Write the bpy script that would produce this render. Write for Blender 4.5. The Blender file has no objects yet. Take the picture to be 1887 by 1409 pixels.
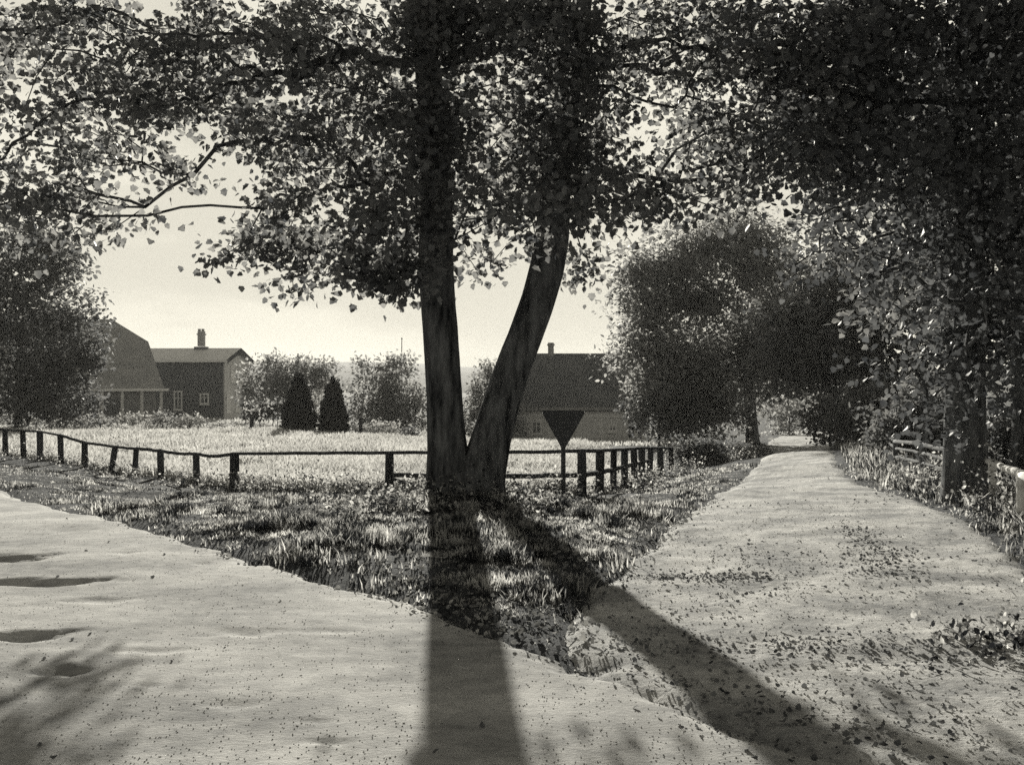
import bpy, bmesh, math
import numpy as np
from mathutils import Vector

SC = bpy.context.scene
COL = SC.collection
R = math.radians
rng = np.random.default_rng(7)

# ------------------------------------------------------------------ camera
FPX, CX, CY, EYE = 2119.0, 943.5, 704.5, 1.65
cam = bpy.data.cameras.new("camera")
cam.sensor_width = 36.0
cam.lens = 36.0 * FPX / 1887.0
cam.clip_start, cam.clip_end = 0.1, 6000
cam_o = bpy.data.objects.new("camera", cam)
COL.objects.link(cam_o)
cam_o.location = (0, 0, EYE)
cam_o.rotation_euler = (R(90), 0, 0)
SC.camera = cam_o

# ------------------------------------------------------------------ light
SUN_EL, SUN_AZ = 15.2, -4.6          # azimuth from +Y towards +X
world = bpy.data.worlds.new("World")
SC.world = world
world.use_nodes = True
nt = world.node_tree
nt.nodes.clear()
N = nt.nodes.new
out = N("ShaderNodeOutputWorld"); bg = N("ShaderNodeBackground")
sky = N("ShaderNodeTexSky"); sky.sky_type = 'NISHITA'; sky.sun_disc = False
sky.sun_elevation = R(SUN_EL); sky.sun_rotation = R(SUN_AZ) % (2 * math.pi)
sky.air_density = 0.7; sky.dust_density = 3.0; sky.ozone_density = 2.0
bw = N("ShaderNodeRGBToBW")
mn = N("ShaderNodeMath"); mn.operation = 'MINIMUM'; mn.inputs[1].default_value = 8.0
nt.links.new(sky.outputs[0], bw.inputs[0]); nt.links.new(bw.outputs[0], mn.inputs[0])
tc = N("ShaderNodeTexCoord"); mp = N("ShaderNodeMapping"); mp.inputs['Scale'].default_value = (1.4, 1.4, 4.5)
mp.inputs['Location'].default_value = (0.35, 0.1, 0.62)
nz = N("ShaderNodeTexNoise"); nz.inputs['Scale'].default_value = 2.0; nz.inputs['Detail'].default_value = 6; nz.inputs['Roughness'].default_value = 0.52
rp = N("ShaderNodeMapRange"); rp.inputs[1].default_value = 0.45; rp.inputs[2].default_value = 0.56; rp.interpolation_type = 'SMOOTHSTEP'
rp.inputs[3].default_value = 0.05; rp.inputs[4].default_value = 1.0
nt.links.new(tc.outputs['Generated'], mp.inputs[0]); nt.links.new(mp.outputs[0], nz.inputs[0]); nt.links.new(nz.outputs[0], rp.inputs[0])
sx = N("ShaderNodeSeparateXYZ"); nt.links.new(tc.outputs['Generated'], sx.inputs[0])
el = N("ShaderNodeMapRange"); el.inputs[1].default_value = 0.62; el.inputs[2].default_value = 0.22; el.interpolation_type = 'SMOOTHSTEP'
nt.links.new(sx.outputs[2], el.inputs[0])
cf = N("ShaderNodeMath"); cf.operation = 'MULTIPLY'
nt.links.new(rp.outputs[0], cf.inputs[0]); nt.links.new(el.outputs[0], cf.inputs[1])
ml = N("ShaderNodeMix"); ml.data_type = 'FLOAT'; ml.inputs[3].default_value = 9.6
nt.links.new(cf.outputs[0], ml.inputs[0]); nt.links.new(mn.outputs[0], ml.inputs[2])
tint = N("ShaderNodeMix"); tint.data_type = 'RGBA'; tint.blend_type = 'MULTIPLY'; tint.inputs[0].default_value = 1
tint.inputs[7].default_value = (1.0, 0.955, 0.81, 1)
nt.links.new(ml.outputs[0], tint.inputs[6]); nt.links.new(tint.outputs[2], bg.inputs[0])
bg.inputs[1].default_value = 0.05
nt.links.new(bg.outputs[0], out.inputs[0])

sun = bpy.data.lights.new("sun", 'SUN'); sun.energy = 5.0; sun.angle = R(0.5); sun.color = (1.0, 0.965, 0.86)
sun_o = bpy.data.objects.new("sun", sun); COL.objects.link(sun_o)
sdir = Vector((math.sin(R(SUN_AZ)) * math.cos(R(SUN_EL)), math.cos(R(SUN_AZ)) * math.cos(R(SUN_EL)), math.sin(R(SUN_EL))))
sun_o.rotation_euler = sdir.to_track_quat('Z', 'Y').to_euler()
sun_o.location = (-3, 60, 20)

SC.view_settings.view_transform = 'Standard'
SC.view_settings.look = 'None'
SC.view_settings.exposure = 0.86
SC.view_settings.gamma = 1.0
SC.cycles.max_bounces = 6
SC.cycles.diffuse_bounces = 3
SC.cycles.transmission_bounces = 4
SC.cycles.volume_bounces = 1
SC.cycles.use_denoising = False

# ------------------------------------------------------------------ helpers
def W(px, py, d):
    return np.array([(px - CX) / FPX * d, d, EYE - (py - CY) / FPX * d])

def sstep(a, b, x):
    t = np.clip((x - a) / (b - a), 0, 1)
    return t * t * (3 - 2 * t)

_tab = np.random.default_rng(3).random((256, 256))
def vnoise(x, y, s=1.0, seed=0):
    x = np.asarray(x, float) * s + seed * 17.3; y = np.asarray(y, float) * s + seed * 9.7
    xi = np.floor(x).astype(int); yi = np.floor(y).astype(int)
    fx = x - xi; fy = y - yi
    fx = fx * fx * (3 - 2 * fx); fy = fy * fy * (3 - 2 * fy)
    g = lambda a, b: _tab[a % 256, b % 256]
    return (g(xi, yi) * (1 - fx) + g(xi + 1, yi) * fx) * (1 - fy) + (g(xi, yi + 1) * (1 - fx) + g(xi + 1, yi + 1) * fx) * fy
def fbm(x, y, s=1.0, seed=0, o=4):
    v = 0; a = 0.5
    for k in range(o):
        v = v + a * vnoise(x, y, s * 2 ** k, seed + k * 3); a *= 0.5
    return v / (1 - 0.5 ** o)

def mesh_from(name, V, groups, smooth=True):
    """V (n,3); groups: list of (m,k) index arrays"""
    me = bpy.data.meshes.new(name)
    V = np.asarray(V, np.float32)
    groups = [np.asarray(g, np.int32) for g in groups if len(g)]
    me.vertices.add(len(V)); me.vertices.foreach_set("co", V.ravel())
    loops = np.concatenate([g.ravel() for g in groups])
    tot = np.concatenate([np.full(len(g), g.shape[1], np.int32) for g in groups])
    start = np.concatenate([[0], np.cumsum(tot)[:-1]]).astype(np.int32)
    me.loops.add(len(loops)); me.loops.foreach_set("vertex_index", loops)
    me.polygons.add(len(tot)); me.polygons.foreach_set("loop_start", start); me.polygons.foreach_set("loop_total", tot)
    me.polygons.foreach_set("use_smooth", np.full(len(tot), smooth))
    me.update(calc_edges=True)
    return me

def obj(name, me, mat, parent=None):
    o = bpy.data.objects.new(name, me)
    COL.objects.link(o)
    if mat is not None:
        me.materials.clear(); me.materials.append(mat)
    if parent is not None:
        o.parent = parent
    return o

def tag(o, label=None, cat=None, group=None, kind=None):
    if label: o['label'] = label
    if cat: o['category'] = cat
    if group: o['group'] = group
    if kind: o['kind'] = kind
    return o

def thing(name, label, cat, loc, rotz=0, group=None):
    o = bpy.data.objects.new(name, None); COL.objects.link(o)
    o.empty_display_size = 0.3
    o.location = loc; o.rotation_euler = (0, 0, rotz)
    return tag(o, label, cat, group)

class MB:
    """collects boxes, prisms and tubes into one mesh"""
    def __init__(s): s.V = []; s.Q = []; s.n = 0; s.P = []
    def add(s, V, quads=(), polys=()):
        V = [tuple(v) for v in V]
        s.V += V
        s.Q += [tuple(i + s.n for i in q) for q in quads]
        s.P += [tuple(i + s.n for i in p) for p in polys]
        s.n += len(V)
    def box(s, x0, x1, y0, y1, z0, z1):
        s.add([(x0, y0, z0), (x1, y0, z0), (x1, y1, z0), (x0, y1, z0), (x0, y0, z1), (x1, y0, z1), (x1, y1, z1), (x0, y1, z1)],
              [(0, 3, 2, 1), (4, 5, 6, 7), (0, 1, 5, 4), (1, 2, 6, 5), (2, 3, 7, 6), (3, 0, 4, 7)])
    def prism(s, prof, a, b):
        """prof: list of 3-D points; extruded by the vector b-a"""
        n = len(prof); d = np.array(b, float) - np.array(a, float)
        s.add(list(prof) + [tuple(np.array(p) + d) for p in prof],
              [(i, (i + 1) % n, n + (i + 1) % n, n + i) for i in range(n)],
              [tuple(range(n))[::-1], tuple(range(n, 2 * n))])
    def slab(s, pts, t):
        """planar polygon thickened downward along its normal by t"""
        p = [np.array(q, float) for q in pts]
        nn = np.cross(p[1] - p[0], p[2] - p[0]); nn /= np.linalg.norm(nn)
        n = len(p)
        s.add(p + [q - nn * t for q in p], [(i, n + i, n + (i + 1) % n, (i + 1) % n) for i in range(n)],
              [tuple(range(n)), tuple(range(n, 2 * n))[::-1]])
    def loft(s, pts, rad, sides=8, jit=0.0, seed=0, square=0.0, cap=True):
        rr = np.random.default_rng(seed)
        pts = np.asarray(pts, float); m = len(pts)
        rad = np.broadcast_to(np.asarray(rad, float), (m,))
        T = np.gradient(pts, axis=0); T /= np.linalg.norm(T, axis=1)[:, None]
        up = np.array([0, 1.0, 0]) if abs(T[0][2]) > 0.7 else np.array([0, 0, 1.0])
        V = []
        pj = 1 + rr.normal(0, jit, sides)
        for i in range(m):
            a = np.cross(up, T[i]); a /= np.linalg.norm(a); b = np.cross(T[i], a)
            for k in range(sides):
                th = 2 * math.pi * (k + 0.5) / sides
                c, sn = math.cos(th), math.sin(th)
                q = 1 / max(abs(c), abs(sn)) if square else 1
                r = rad[i] * (1 + square * (q - 1)) * pj[k] * (1 + rr.normal(0, jit * 0.5))
                V.append(pts[i] + r * (c * a + sn * b))
        Q = [(i * sides + k, i * sides + (k + 1) % sides, (i + 1) * sides + (k + 1) % sides, (i + 1) * sides + k) for i in range(m - 1) for k in range(sides)]
        P = [tuple(range(sides))[::-1], tuple(range((m - 1) * sides, m * sides))] if cap else []
        s.add(V, Q, P)
    def build(s, name, mat, parent=None, smooth=False):
        me = bpy.data.meshes.new(name)
        me.from_pydata([tuple(map(float, v)) for v in s.V], [], s.Q + s.P)
        if smooth:
            me.polygons.foreach_set("use_smooth", np.full(len(me.polygons), True))
        me.update()
        return obj(name, me, mat, parent)

# ------------------------------------------------------------------ materials
def tone(v):
    k = min(max((v - 0.05) / 0.25, 0), 1)
    return (v * (0.97 + 0.03 * k), v * (1.03 - 0.04 * k), v * (1.13 - 0.17 * k), 1)

def mat(name, lo, hi, scale=4.0, detail=6, rough=0.95, bump=0.0, bscale=None, trans=0.0, tv=None, stretch=(1, 1, 1), mid=(0.35, 0.65), spec=0.03, extra=None):
    m = bpy.data.materials.new(name); m.use_nodes = True
    t = m.node_tree; t.nodes.clear(); n = t.nodes.new
    o = n("ShaderNodeOutputMaterial"); p = n("ShaderNodeBsdfPrincipled")
    p.inputs['Roughness'].default_value = rough; p.inputs['Specular IOR Level'].default_value = spec
    co = n("ShaderNodeTexCoord"); mpn = n("ShaderNodeMapping"); mpn.inputs['Scale'].default_value = stretch
    t.links.new(co.outputs['Object'], mpn.inputs[0])
    z = n("ShaderNodeTexNoise"); z.inputs['Scale'].default_value = scale; z.inputs['Detail'].default_value = detail; z.inputs['Roughness'].default_value = 0.62
    t.links.new(mpn.outputs[0], z.inputs[0])
    mr = n("ShaderNodeMapRange"); mr.inputs[1].default_value = mid[0]; mr.inputs[2].default_value = mid[1]
    t.links.new(z.outputs[0], mr.inputs[0])
    fac = mr.outputs[0]
    if extra:                       # a second, coarser mottling
        z3 = n("ShaderNodeTexNoise"); z3.inputs['Scale'].default_value = extra[0]; z3.inputs['Detail'].default_value = 5
        t.links.new(mpn.outputs[0], z3.inputs[0])
        m3 = n("ShaderNodeMapRange"); m3.inputs[1].default_value = 0.36; m3.inputs[2].default_value = 0.64
        t.links.new(z3.outputs[0], m3.inputs[0])
        mm = n("ShaderNodeMix"); mm.data_type = 'FLOAT'; mm.inputs[0].default_value = extra[1]
        t.links.new(fac, mm.inputs[2]); t.links.new(m3.outputs[0], mm.inputs[3]); fac = mm.outputs[0]
    mx = n("ShaderNodeMix"); mx.data_type = 'RGBA'
    mx.inputs[6].default_value = tone(lo); mx.inputs[7].default_value = tone(hi)
    t.links.new(fac, mx.inputs[0]); t.links.new(mx.outputs[2], p.inputs['Base Color'])
    if bump:
        z2 = n("ShaderNodeTexNoise"); z2.inputs['Scale'].default_value = bscale or scale * 4; z2.inputs['Detail'].default_value = 8; z2.inputs['Roughness'].default_value = 0.7
        t.links.new(mpn.outputs[0], z2.inputs[0])
        b = n("ShaderNodeBump"); b.inputs['Strength'].default_value = 1.0; b.inputs['Distance'].default_value = bump
        t.links.new(z2.outputs[0], b.inputs['Height']); t.links.new(b.outputs[0], p.inputs['Normal'])
    sh = p.outputs[0]
    if trans:
        tr = n("ShaderNodeBsdfTranslucent"); mt = n("ShaderNodeMixShader"); mt.inputs[0].default_value = trans
        if tv:
            m2 = n("ShaderNodeMix"); m2.data_type = 'RGBA'; m2.inputs[6].default_value = tone(tv[0]); m2.inputs[7].default_value = tone(tv[1])
            t.links.new(fac, m2.inputs[0]); t.links.new(m2.outputs[2], tr.inputs[0])
        else:
            t.links.new(mx.outputs[2], tr.inputs[0])
        t.links.new(sh, mt.inputs[1]); t.links.new(tr.outputs[0], mt.inputs[2]); sh = mt.outputs[0]
    t.links.new(sh, o.inputs[0])
    return m

M = dict(
    ground=mat("soil_and_turf", 0.025, 0.12, 3.0, 10, bump=0.03, bscale=14, extra=(0.5, 0.4)),
    road=mat("pale_road_gravel", 0.25, 0.66, 7.0, 12, bump=0.007, bscale=45, extra=(0.8, 0.6), stretch=(.8, 1, 1)),
    path=mat("sandy_track", 0.20, 0.70, 10.0, 14, bump=0.014, bscale=30, extra=(1.4, 0.6)),
    hill=mat("far_woods", 0.05, 0.10, 0.03, 6),
    bark=mat("bark", 0.02, 0.17, 8.0, 10, bump=0.05, bscale=11, stretch=(1, 1, 0.22)),
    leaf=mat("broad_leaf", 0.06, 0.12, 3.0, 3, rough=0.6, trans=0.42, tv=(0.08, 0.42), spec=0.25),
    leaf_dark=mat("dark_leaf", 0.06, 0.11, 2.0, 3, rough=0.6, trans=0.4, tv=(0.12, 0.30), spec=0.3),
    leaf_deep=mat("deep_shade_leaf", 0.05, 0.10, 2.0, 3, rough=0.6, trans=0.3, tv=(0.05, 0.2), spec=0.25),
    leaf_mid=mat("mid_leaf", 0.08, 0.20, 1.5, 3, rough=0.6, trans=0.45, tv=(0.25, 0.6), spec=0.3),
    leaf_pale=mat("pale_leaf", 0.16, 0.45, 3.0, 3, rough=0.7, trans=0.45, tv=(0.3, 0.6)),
    conifer=mat("conifer_needles", 0.018, 0.04, 3.0, 3, rough=0.7, trans=0.1),
    turf=mat("verge_grass", 0.03, 0.30, 3.5, 10, rough=0.8, trans=0.5, tv=(0.02, 0.80), mid=(0.46, 0.62)),
    meadow=mat("meadow_grass", 0.28, 0.46, 0.35, 8, rough=0.8, trans=0.5, tv=(0.45, 0.70)),
    litter=mat("dead_leaf", 0.04, 0.22, 5.0, 3, rough=0.8, trans=0.15),
    litter_pale=mat("curled_pale_leaf", 0.2, 0.45, 5.0, 3, rough=0.8, trans=0.2),
    wood=mat("weathered_wood", 0.025, 0.07, 5.0, 8, bump=0.012, bscale=14, stretch=(1, 1, 0.25)),
    shaded_wood=mat("shade_toned_wood", 0.10, 0.24, 7.0, 8, bump=0.006, bscale=30),  # darkened colour for fence timber that gets little sun
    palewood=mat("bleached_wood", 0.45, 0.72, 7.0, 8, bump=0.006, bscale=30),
    metal=mat("sign_metal", 0.03, 0.05, 8.0, 6, rough=0.55, spec=0.4),
    signface=mat("sign_enamel", 0.65, 0.75, 8.0, 6, rough=0.4, spec=0.4),
    barnroof=mat("old_tile_roof", 0.24, 0.40, 5.0, 8, bump=0.05, bscale=9, stretch=(1, 1, 2.5), extra=(0.6, 0.5)),
    thatch=mat("dark_roof", 0.09, 0.19, 4.0, 8, bump=0.05, bscale=10, extra=(0.7, 0.5)),
    lit_roof=mat("lit_tone_roof", 0.76, 0.84, 4.0, 6, bump=0.01, bscale=20, rough=0.6),  # near-white, so the roof's sunlit sheen sits in the base colour
    brick=mat("dark_brick", 0.07, 0.14, 7.0, 8, bump=0.01, bscale=30),
    boards=mat("wall_boards", 0.13, 0.30, 3.0, 6, stretch=(6, 6, 0.3)),
    plaster=mat("pale_plaster", 0.56, 0.66, 2.0, 6, bump=0.004),
    wallmid=mat("render_wall", 0.62, 0.80, 2.0, 6, bump=0.006),
    white=mat("white_paint", 0.74, 0.82, 3.0, 4),
    glass=mat("window_glass", 0.05, 0.09, 3.0, 4, rough=0.15, spec=0.6),
    sky_pane=mat("sky_bright_pane", 0.86, 0.92, 3.0, 4),  # sky reflection in the gable panes put into a pale colour
    chim=mat("chimney_brick", 0.26, 0.36, 6.0, 6, bump=0.01),
)

# ------------------------------------------------------------------ terrain
CP = np.array([
    (0, 0, 0), (-6, 2, 0), (6, 2, 0), (0, -10, 0), (-14, -8, 0), (14, -8, 0), (-4, 6, 0), (3, 6, 0), (6, 8, .05), (0, 9, 0), (-3, 10.7, 0), (2, 11, 0), (-5.1, 14.7, -.05),
    (-0.7, 15.8, 0.03), (4, 15, -.02), (7, 16, .02), (3.2, 18.4, -.08), (4.8, 18.4, -.08), (-9.7, 21.7, -.2),
    (-2.2, 19.6, -.36), (-2, 17.6, -.2), (1.2, 17.6, -.18), (-4.5, 17.2, -.22), (-7, 19, -.3), (-3, 14.2, -.03), (1.3, 14.5, -.06), (2.2, 17.5, -.16), (-6, 20, -.42), (-5.8, 24, -.60), (1.23, 20.3, -.35), (2.2, 23, -.55), (3.3, 27.5, -.82), (4.4, 32.5, -.95), (-2.5, 22.3, -.5), (-10, 29, -.63), (-15.5, 35.3, -.58), (-22, 34, -.4),
    (5.5, 25, -.14), (6.6, 25, -.13), (7.4, 31, -.22), (8.6, 31.5, -.24), (10, 40, -.95), (12.5, 50, -1.45), (15, 60, -1.62), (20, 80, -2.1), (28, 110, -2.95), (12, 62, -1.6), (6, 55, -1.6), (4, 44, -1.4),
    (9.5, 25, .0), (11.5, 32, .0), (14, 42, -.3), (20, 60, -1.0), (10, 12, .2), (-6, 40, -.75), (-20, 50, -.7), (-12, 60, -1.0), (0, 50, -1.1), (-2, 65, -1.7), (4, 80, -2.4), (-8, 85, -2.1), (-30, 75, -1.3),
    (-26, 111, -1.8), (-40, 105, -1.7), (-10, 115, -2.4), (10, 110, -2.9), (-60, 60, -.6), (50, 60, -1), (60, 120, -3), (-70, 130, -2), (0, 160, -3), (120, 200, -3), (-120, 200, -3), (0, 300, -3.2), (-40, 10, 0), (30, 10, .3)], float)
def _k(d): return d
_D = np.linalg.norm(CP[:, None, :2] - CP[None, :, :2], axis=2)
_A = np.block([[_k(_D) + 0.05 * np.eye(len(CP)), np.ones((len(CP), 1))], [np.ones((1, len(CP))), np.zeros((1, 1))]])
_w = np.linalg.solve(_A, np.append(CP[:, 2], 0))
def H0(x, y):
    x = np.atleast_1d(np.asarray(x, float)); y = np.atleast_1d(np.asarray(y, float))
    out = np.zeros(x.shape); sh = x.shape; xf = x.ravel(); yf = y.ravel(); of = np.zeros(xf.shape)
    for i in range(0, len(xf), 20000):
        d = np.sqrt((xf[i:i + 20000, None] - CP[:, 0]) ** 2 + (yf[i:i + 20000, None] - CP[:, 1]) ** 2 + 0.15)
        of[i:i + 20000] = d @ _w[:-1] + _w[-1]
    out = of.reshape(sh)
    far = sstep(150, 320, np.hypot(x, y))
    return out * (1 - far) + (-3.2) * far

# road outlines (ground plan, metres)
E1 = np.array([(-46, 38), (-30, 31.5), (-18, 26.4), (-9.7, 21.5), (-5.15, 14.7), (-3.6, 12.5), (-2.35, 10.75), (-1.11, 9.3), (-.62, 8.6), (.03, 7.43), (.5, 6.71), (1.2, 5.6), (1.9, 4.6), (3.5, 2.6), (5.5, .6), (9, -2), (14, -4)], float)
E2 = np.array([(-60, 30), (-42, 21), (-28, 12), (-18, 4), (-12, -1), (-8, -4), (-5, -6), (0, -9), (8, -11), (16, -12)], float)
PL = np.array([(6.4, -.5), (3.2, 2.5), (1.6, 4.6), (.88, 5.55), (.3, 6.5), (.18, 7.1), (.26, 7.7), (.36, 8.6), (.72, 9.5), (.98, 10.6), (1.6, 13), (2.65, 16.5), (4.0, 21), (5.4, 26), (6.9, 32), (9, 40), (11.4, 50), (13.2, 60), (18.5, 80), (25, 108)], float)
PR = np.array([(7.6, -.4), (5.2, 2.6), (4.0, 4.6), (3.75, 6.5), (4.3, 9), (5.0, 11.6), (5.45, 13.5), (5.7, 15), (5.85, 16.5), (5.9, 18.5), (6.35, 21.5), (7.4, 26), (9.0, 32), (11.2, 40), (14, 50), (16.6, 60), (23, 80), (31, 108)], float)
def resamp(P, n):
    s = np.concatenate([[0], np.cumsum(np.linalg.norm(np.diff(P, axis=0), axis=1))])
    # smooth: dense linear then moving average
    t = np.linspace(0, s[-1], n * 4)
    q = np.stack([np.interp(t, s, P[:, 0]), np.interp(t, s, P[:, 1])], 1)
    k = max(3, n // 40) | 1
    qp = np.pad(q, ((k, k), (0, 0)), mode='edge')
    ker = np.ones(k) / k
    q2 = np.stack([np.convolve(qp[:, i], ker, 'same') for i in (0, 1)], 1)[k:-k]
    q2[0], q2[-1] = q[0], q[-1]
    return q2[np.linspace(0, len(q2) - 1, n).astype(int)]
polyA = np.concatenate([resamp(E1, 90), resamp(E2, 40)[::-1]])
polyB = np.concatenate([resamp(PL, 110), resamp(PR, 110)[::-1]])
def sdist(poly, x, y):
    """signed distance, positive inside"""
    x = np.atleast_1d(x).ravel(); y = np.atleast_1d(y).ravel()
    best = np.full(x.shape, 1e9); ins = np.zeros(x.shape, bool)
    P = poly; Q = np.roll(poly, -1, axis=0)
    for a, b in zip(P, Q):
        e = b - a; L = e @ e + 1e-12
        t = np.clip(((x - a[0]) * e[0] + (y - a[1]) * e[1]) / L, 0, 1)
        best = np.minimum(best, (x - a[0] - t * e[0]) ** 2 + (y - a[1] - t * e[1]) ** 2)
        c = ((a[1] > y) != (b[1] > y)) & (x < (b[0] - a[0]) * (y - a[1]) / (b[1] - a[1] + 1e-12) + a[0])
        ins ^= c
    return np.where(ins, 1, -1) * np.sqrt(best)
def road_sd(x, y):
    return np.maximum(sdist(polyA, x, y), sdist(polyB, x, y))
def Hg(x, y, sd=None):
    """ground height outside the roads"""
    x = np.atleast_1d(np.asarray(x, float)); y = np.atleast_1d(np.asarray(y, float))
    if sd is None: sd = road_sd(x, y).reshape(x.shape)
    near = 1 - sstep(30, 60, y)
    z = H0(x, y) + 0.06 * sstep(0.0, 0.5, -sd) * near * (1 - sstep(14.5, 17, y))
    z += near * sstep(0, .8, -sd) * 0.16 * (fbm(x, y, 0.9, 5) - 0.5)
    return z
def hz(x, y): return float(Hg(x, y)[0])

# ground: one fan-shaped sheet
ys = np.concatenate([np.linspace(-14, 3.5, 22), np.linspace(3.7, 26, 190), np.geomspace(26.3, 130, 90), np.geomspace(136, 1500, 40)])
us = np.linspace(-1, 1, 260); us = np.sign(us) * np.abs(us) ** 1.25
X = us[None, :] * (16 + 0.85 * np.maximum(ys, 0))[:, None]; Y = np.repeat(ys[:, None], len(us), 1)
sd = road_sd(X, Y).reshape(X.shape)
Z = Hg(X, Y, sd) - 0.07 * sstep(-0.02, 0.22, sd) + 0.02 * (fbm(X, Y, 3, 8) - .5)
def grid_faces(m, n):
    i = np.arange(m * n).reshape(m, n)
    return np.stack([i[:-1, :-1].ravel(), i[:-1, 1:].ravel(), i[1:, 1:].ravel(), i[1:, :-1].ravel()], 1)
g = obj("ground", mesh_from("ground", np.stack([X.ravel(), Y.ravel(), Z.ravel()], 1), [grid_faces(*X.shape)]), M['ground'])
tag(g, "rough turf and soil between the roads and across the field", "ground", kind='structure')

RUTS = []   # (x, y, half length, half width, depth, angle)
def rut(px0, px1, py, thick, depth, slope=0.0):
    d = EYE * FPX / (py - CY)
    x0, x1 = (px0 - CX) / FPX * d, (px1 - CX) / FPX * d
    RUTS.append(((x0 + x1) / 2, d, (x1 - x0) / 2, thick * d * d / (FPX * EYE) / 2, depth * (.8 if px0 < 60 else .5), slope))
for a in [(-80, 100, 1030, 16, .075, .05), (-60, 195, 1074, 15, .08, .10), (60, 185, 972, 14, .045, -.1), (-60, 145, 1172, 22, .07, .22), (70, 165, 1238, 22, .075, 0),
          (110, 255, 1108, 12, .04, 0), (200, 260, 1020, 9, .03, 0), (370, 520, 1168, 16, .035, 0), (560, 660, 1165, 12, .02, 0), (190, 340, 1200, 12, .022, 0),
          (360, 480, 1300, 18, .025, 0), (540, 660, 1370, 16, .03, .03), (540, 620, 1330, 12, .02, 0), (240, 300, 1265, 10, .02, 0), (360, 390, 1040, 8, .02, 0)]:
    rut(*a)
def bumps(x, y):
    z = 0.022 * (fbm(x * 0.45, y, 1.4, 21) - .5) + 0.006 * (fbm(x, y, 5, 33) - .5)
    for (cx, cy, L, w, dp, sl) in RUTS:
        dy = y - cy - sl * (x - cx) + 0.25 * w * np.sin((x - cx) * 5 / max(L, .2))
        q = np.sqrt(((x - cx) / L) ** 2 + (dy / w) ** 2) + 0.9 * (fbm(x * .8, y * 1.6, 4.5, 71) - .5)
        z = z - dp * (1 - sstep(0.15, 1.3, q))
    return z
def bumpsB(x, y):
    z = 0.05 * (fbm(x, y, .9, 41) - .5) + 0.026 * (fbm(x, y, 3.2, 43) - .5) + .035 * np.clip(fbm(x, y, 11, 45) - .52, 0, 1)
    return z
def road_sheet(name, A, B, n, m, mtl, bf, poly, label):
    a = resamp(A, n * 3); b = resamp(B, n * 3)
    # keep samples dense near the camera
    wgt = 1 / np.maximum(np.hypot(*((a + b) / 2).T), 5.0) ** 1.3
    c = np.cumsum(wgt); c /= c[-1]
    ii = np.searchsorted(c, np.linspace(0, 1, n)).clip(0, n * 3 - 1)
    a, b = a[ii], b[ii]
    t = np.linspace(0, 1, m)
    X = a[:, :1] * (1 - t) + b[:, :1] * t; Y = a[:, 1:] * (1 - t) + b[:, 1:] * t
    sd = np.abs(sdist(poly, X, Y).reshape(X.shape))
    edge = sd + 0.42 * (fbm(X, Y, 2.2, 12) - 0.58)
    Z = H0(X, Y) + bf(X, Y) * sstep(0, .4, sd) - 0.05 + 0.062 * sstep(-0.02, 0.24, edge)
    o = obj(name, mesh_from(name, np.stack([X.ravel(), Y.ravel(), Z.ravel()], 1), [grid_faces(*X.shape)]), mtl)
    tag(o, label, "road", kind='structure')
    return o
# main road: fine grid from its field edge towards the camera
def fine_road():
    ys = np.concatenate([np.linspace(-8, 3.6, 30), np.linspace(3.7, 13, 330), np.linspace(13.1, 30, 70)])
    us = np.linspace(0, 1, 300)
    a = resamp(E1, 400); o1 = np.argsort(a[:, 1]); a = a[o1]; b = resamp(E2, 400); b = b[np.argsort(b[:, 1])]
    xr = np.interp(ys, a[:, 1], a[:, 0]); xl = np.interp(ys, b[:, 1], b[:, 0])
    xr2 = np.minimum(xr, 9); xl2 = np.maximum(xl, xr2 - 14)
    t = 1 - (1 - us) ** 1.0
    X = xl2[:, None] * (1 - t) + xr2[:, None] * t; Y = np.repeat(ys[:, None], len(us), 1)
    sd = sdist(polyA, X, Y).reshape(X.shape)
    edge = sd + 0.42 * (fbm(X, Y, 2.2, 12) - 0.58)
    Z = H0(X, Y) + bumps(X, Y) * sstep(0, .4, sd) - 0.05 + 0.062 * sstep(-0.02, 0.24, edge)
    o = obj("road", mesh_from("road", np.stack([X.ravel(), Y.ravel(), Z.ravel()], 1), [grid_faces(*X.shape)]), M['road'])
    tag(o, "pale worn main road with shallow ruts curving off to the left", "road", kind='structure')
fine_road()
road_sheet("path", PL, PR, 420, 90, M['path'], bumpsB, polyB, "sandy leaf-strewn track climbing past the twin tree to a crest")

def surf(x, y):
    sA = sdist(polyA, x, y); sB = sdist(polyB, x, y); s = np.maximum(sA, sB)
    ed = 0.42 * (fbm(x, y, 2.2, 12) - 0.58); h = H0(x, y)
    zg = Hg(x, y, s) - 0.07 * sstep(-0.02, 0.22, s)
    za = np.where(sA > 0, h + bumps(x, y) * sstep(0, .4, sA) - 0.05 + 0.062 * sstep(-0.02, 0.24, sA + ed), -99)
    zb = np.where(sB > 0, h + bumpsB(x, y) * sstep(0, .4, sB) - 0.05 + 0.062 * sstep(-0.02, 0.24, sB + ed), -99)
    return np.maximum(zg, np.maximum(za, zb))

# far hill
xs = np.linspace(-700, 700, 120); yv = np.linspace(520, 1100, 24)
XH, YH = np.meshgrid(xs, yv)
prof = 13 + 9 * (fbm(xs * .006, xs * 0, 1, 4) - .5) * 2 - 9 * sstep(-60, 120, xs) + 4 * sstep(-260, -120, xs)
ZH = -6 + (prof[None, :] + 5 + 2.0 * fbm(XH, YH, .05, 6)) * np.sin(np.pi * np.clip((YH - 520) / 580, 0, 1)) ** 0.7
tag(obj("hills", mesh_from("hills", np.stack([XH.ravel(), YH.ravel(), ZH.ravel()], 1), [grid_faces(*XH.shape)]), M['hill']), "low wooded ridge along the horizon", "hill", kind='structure')

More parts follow.
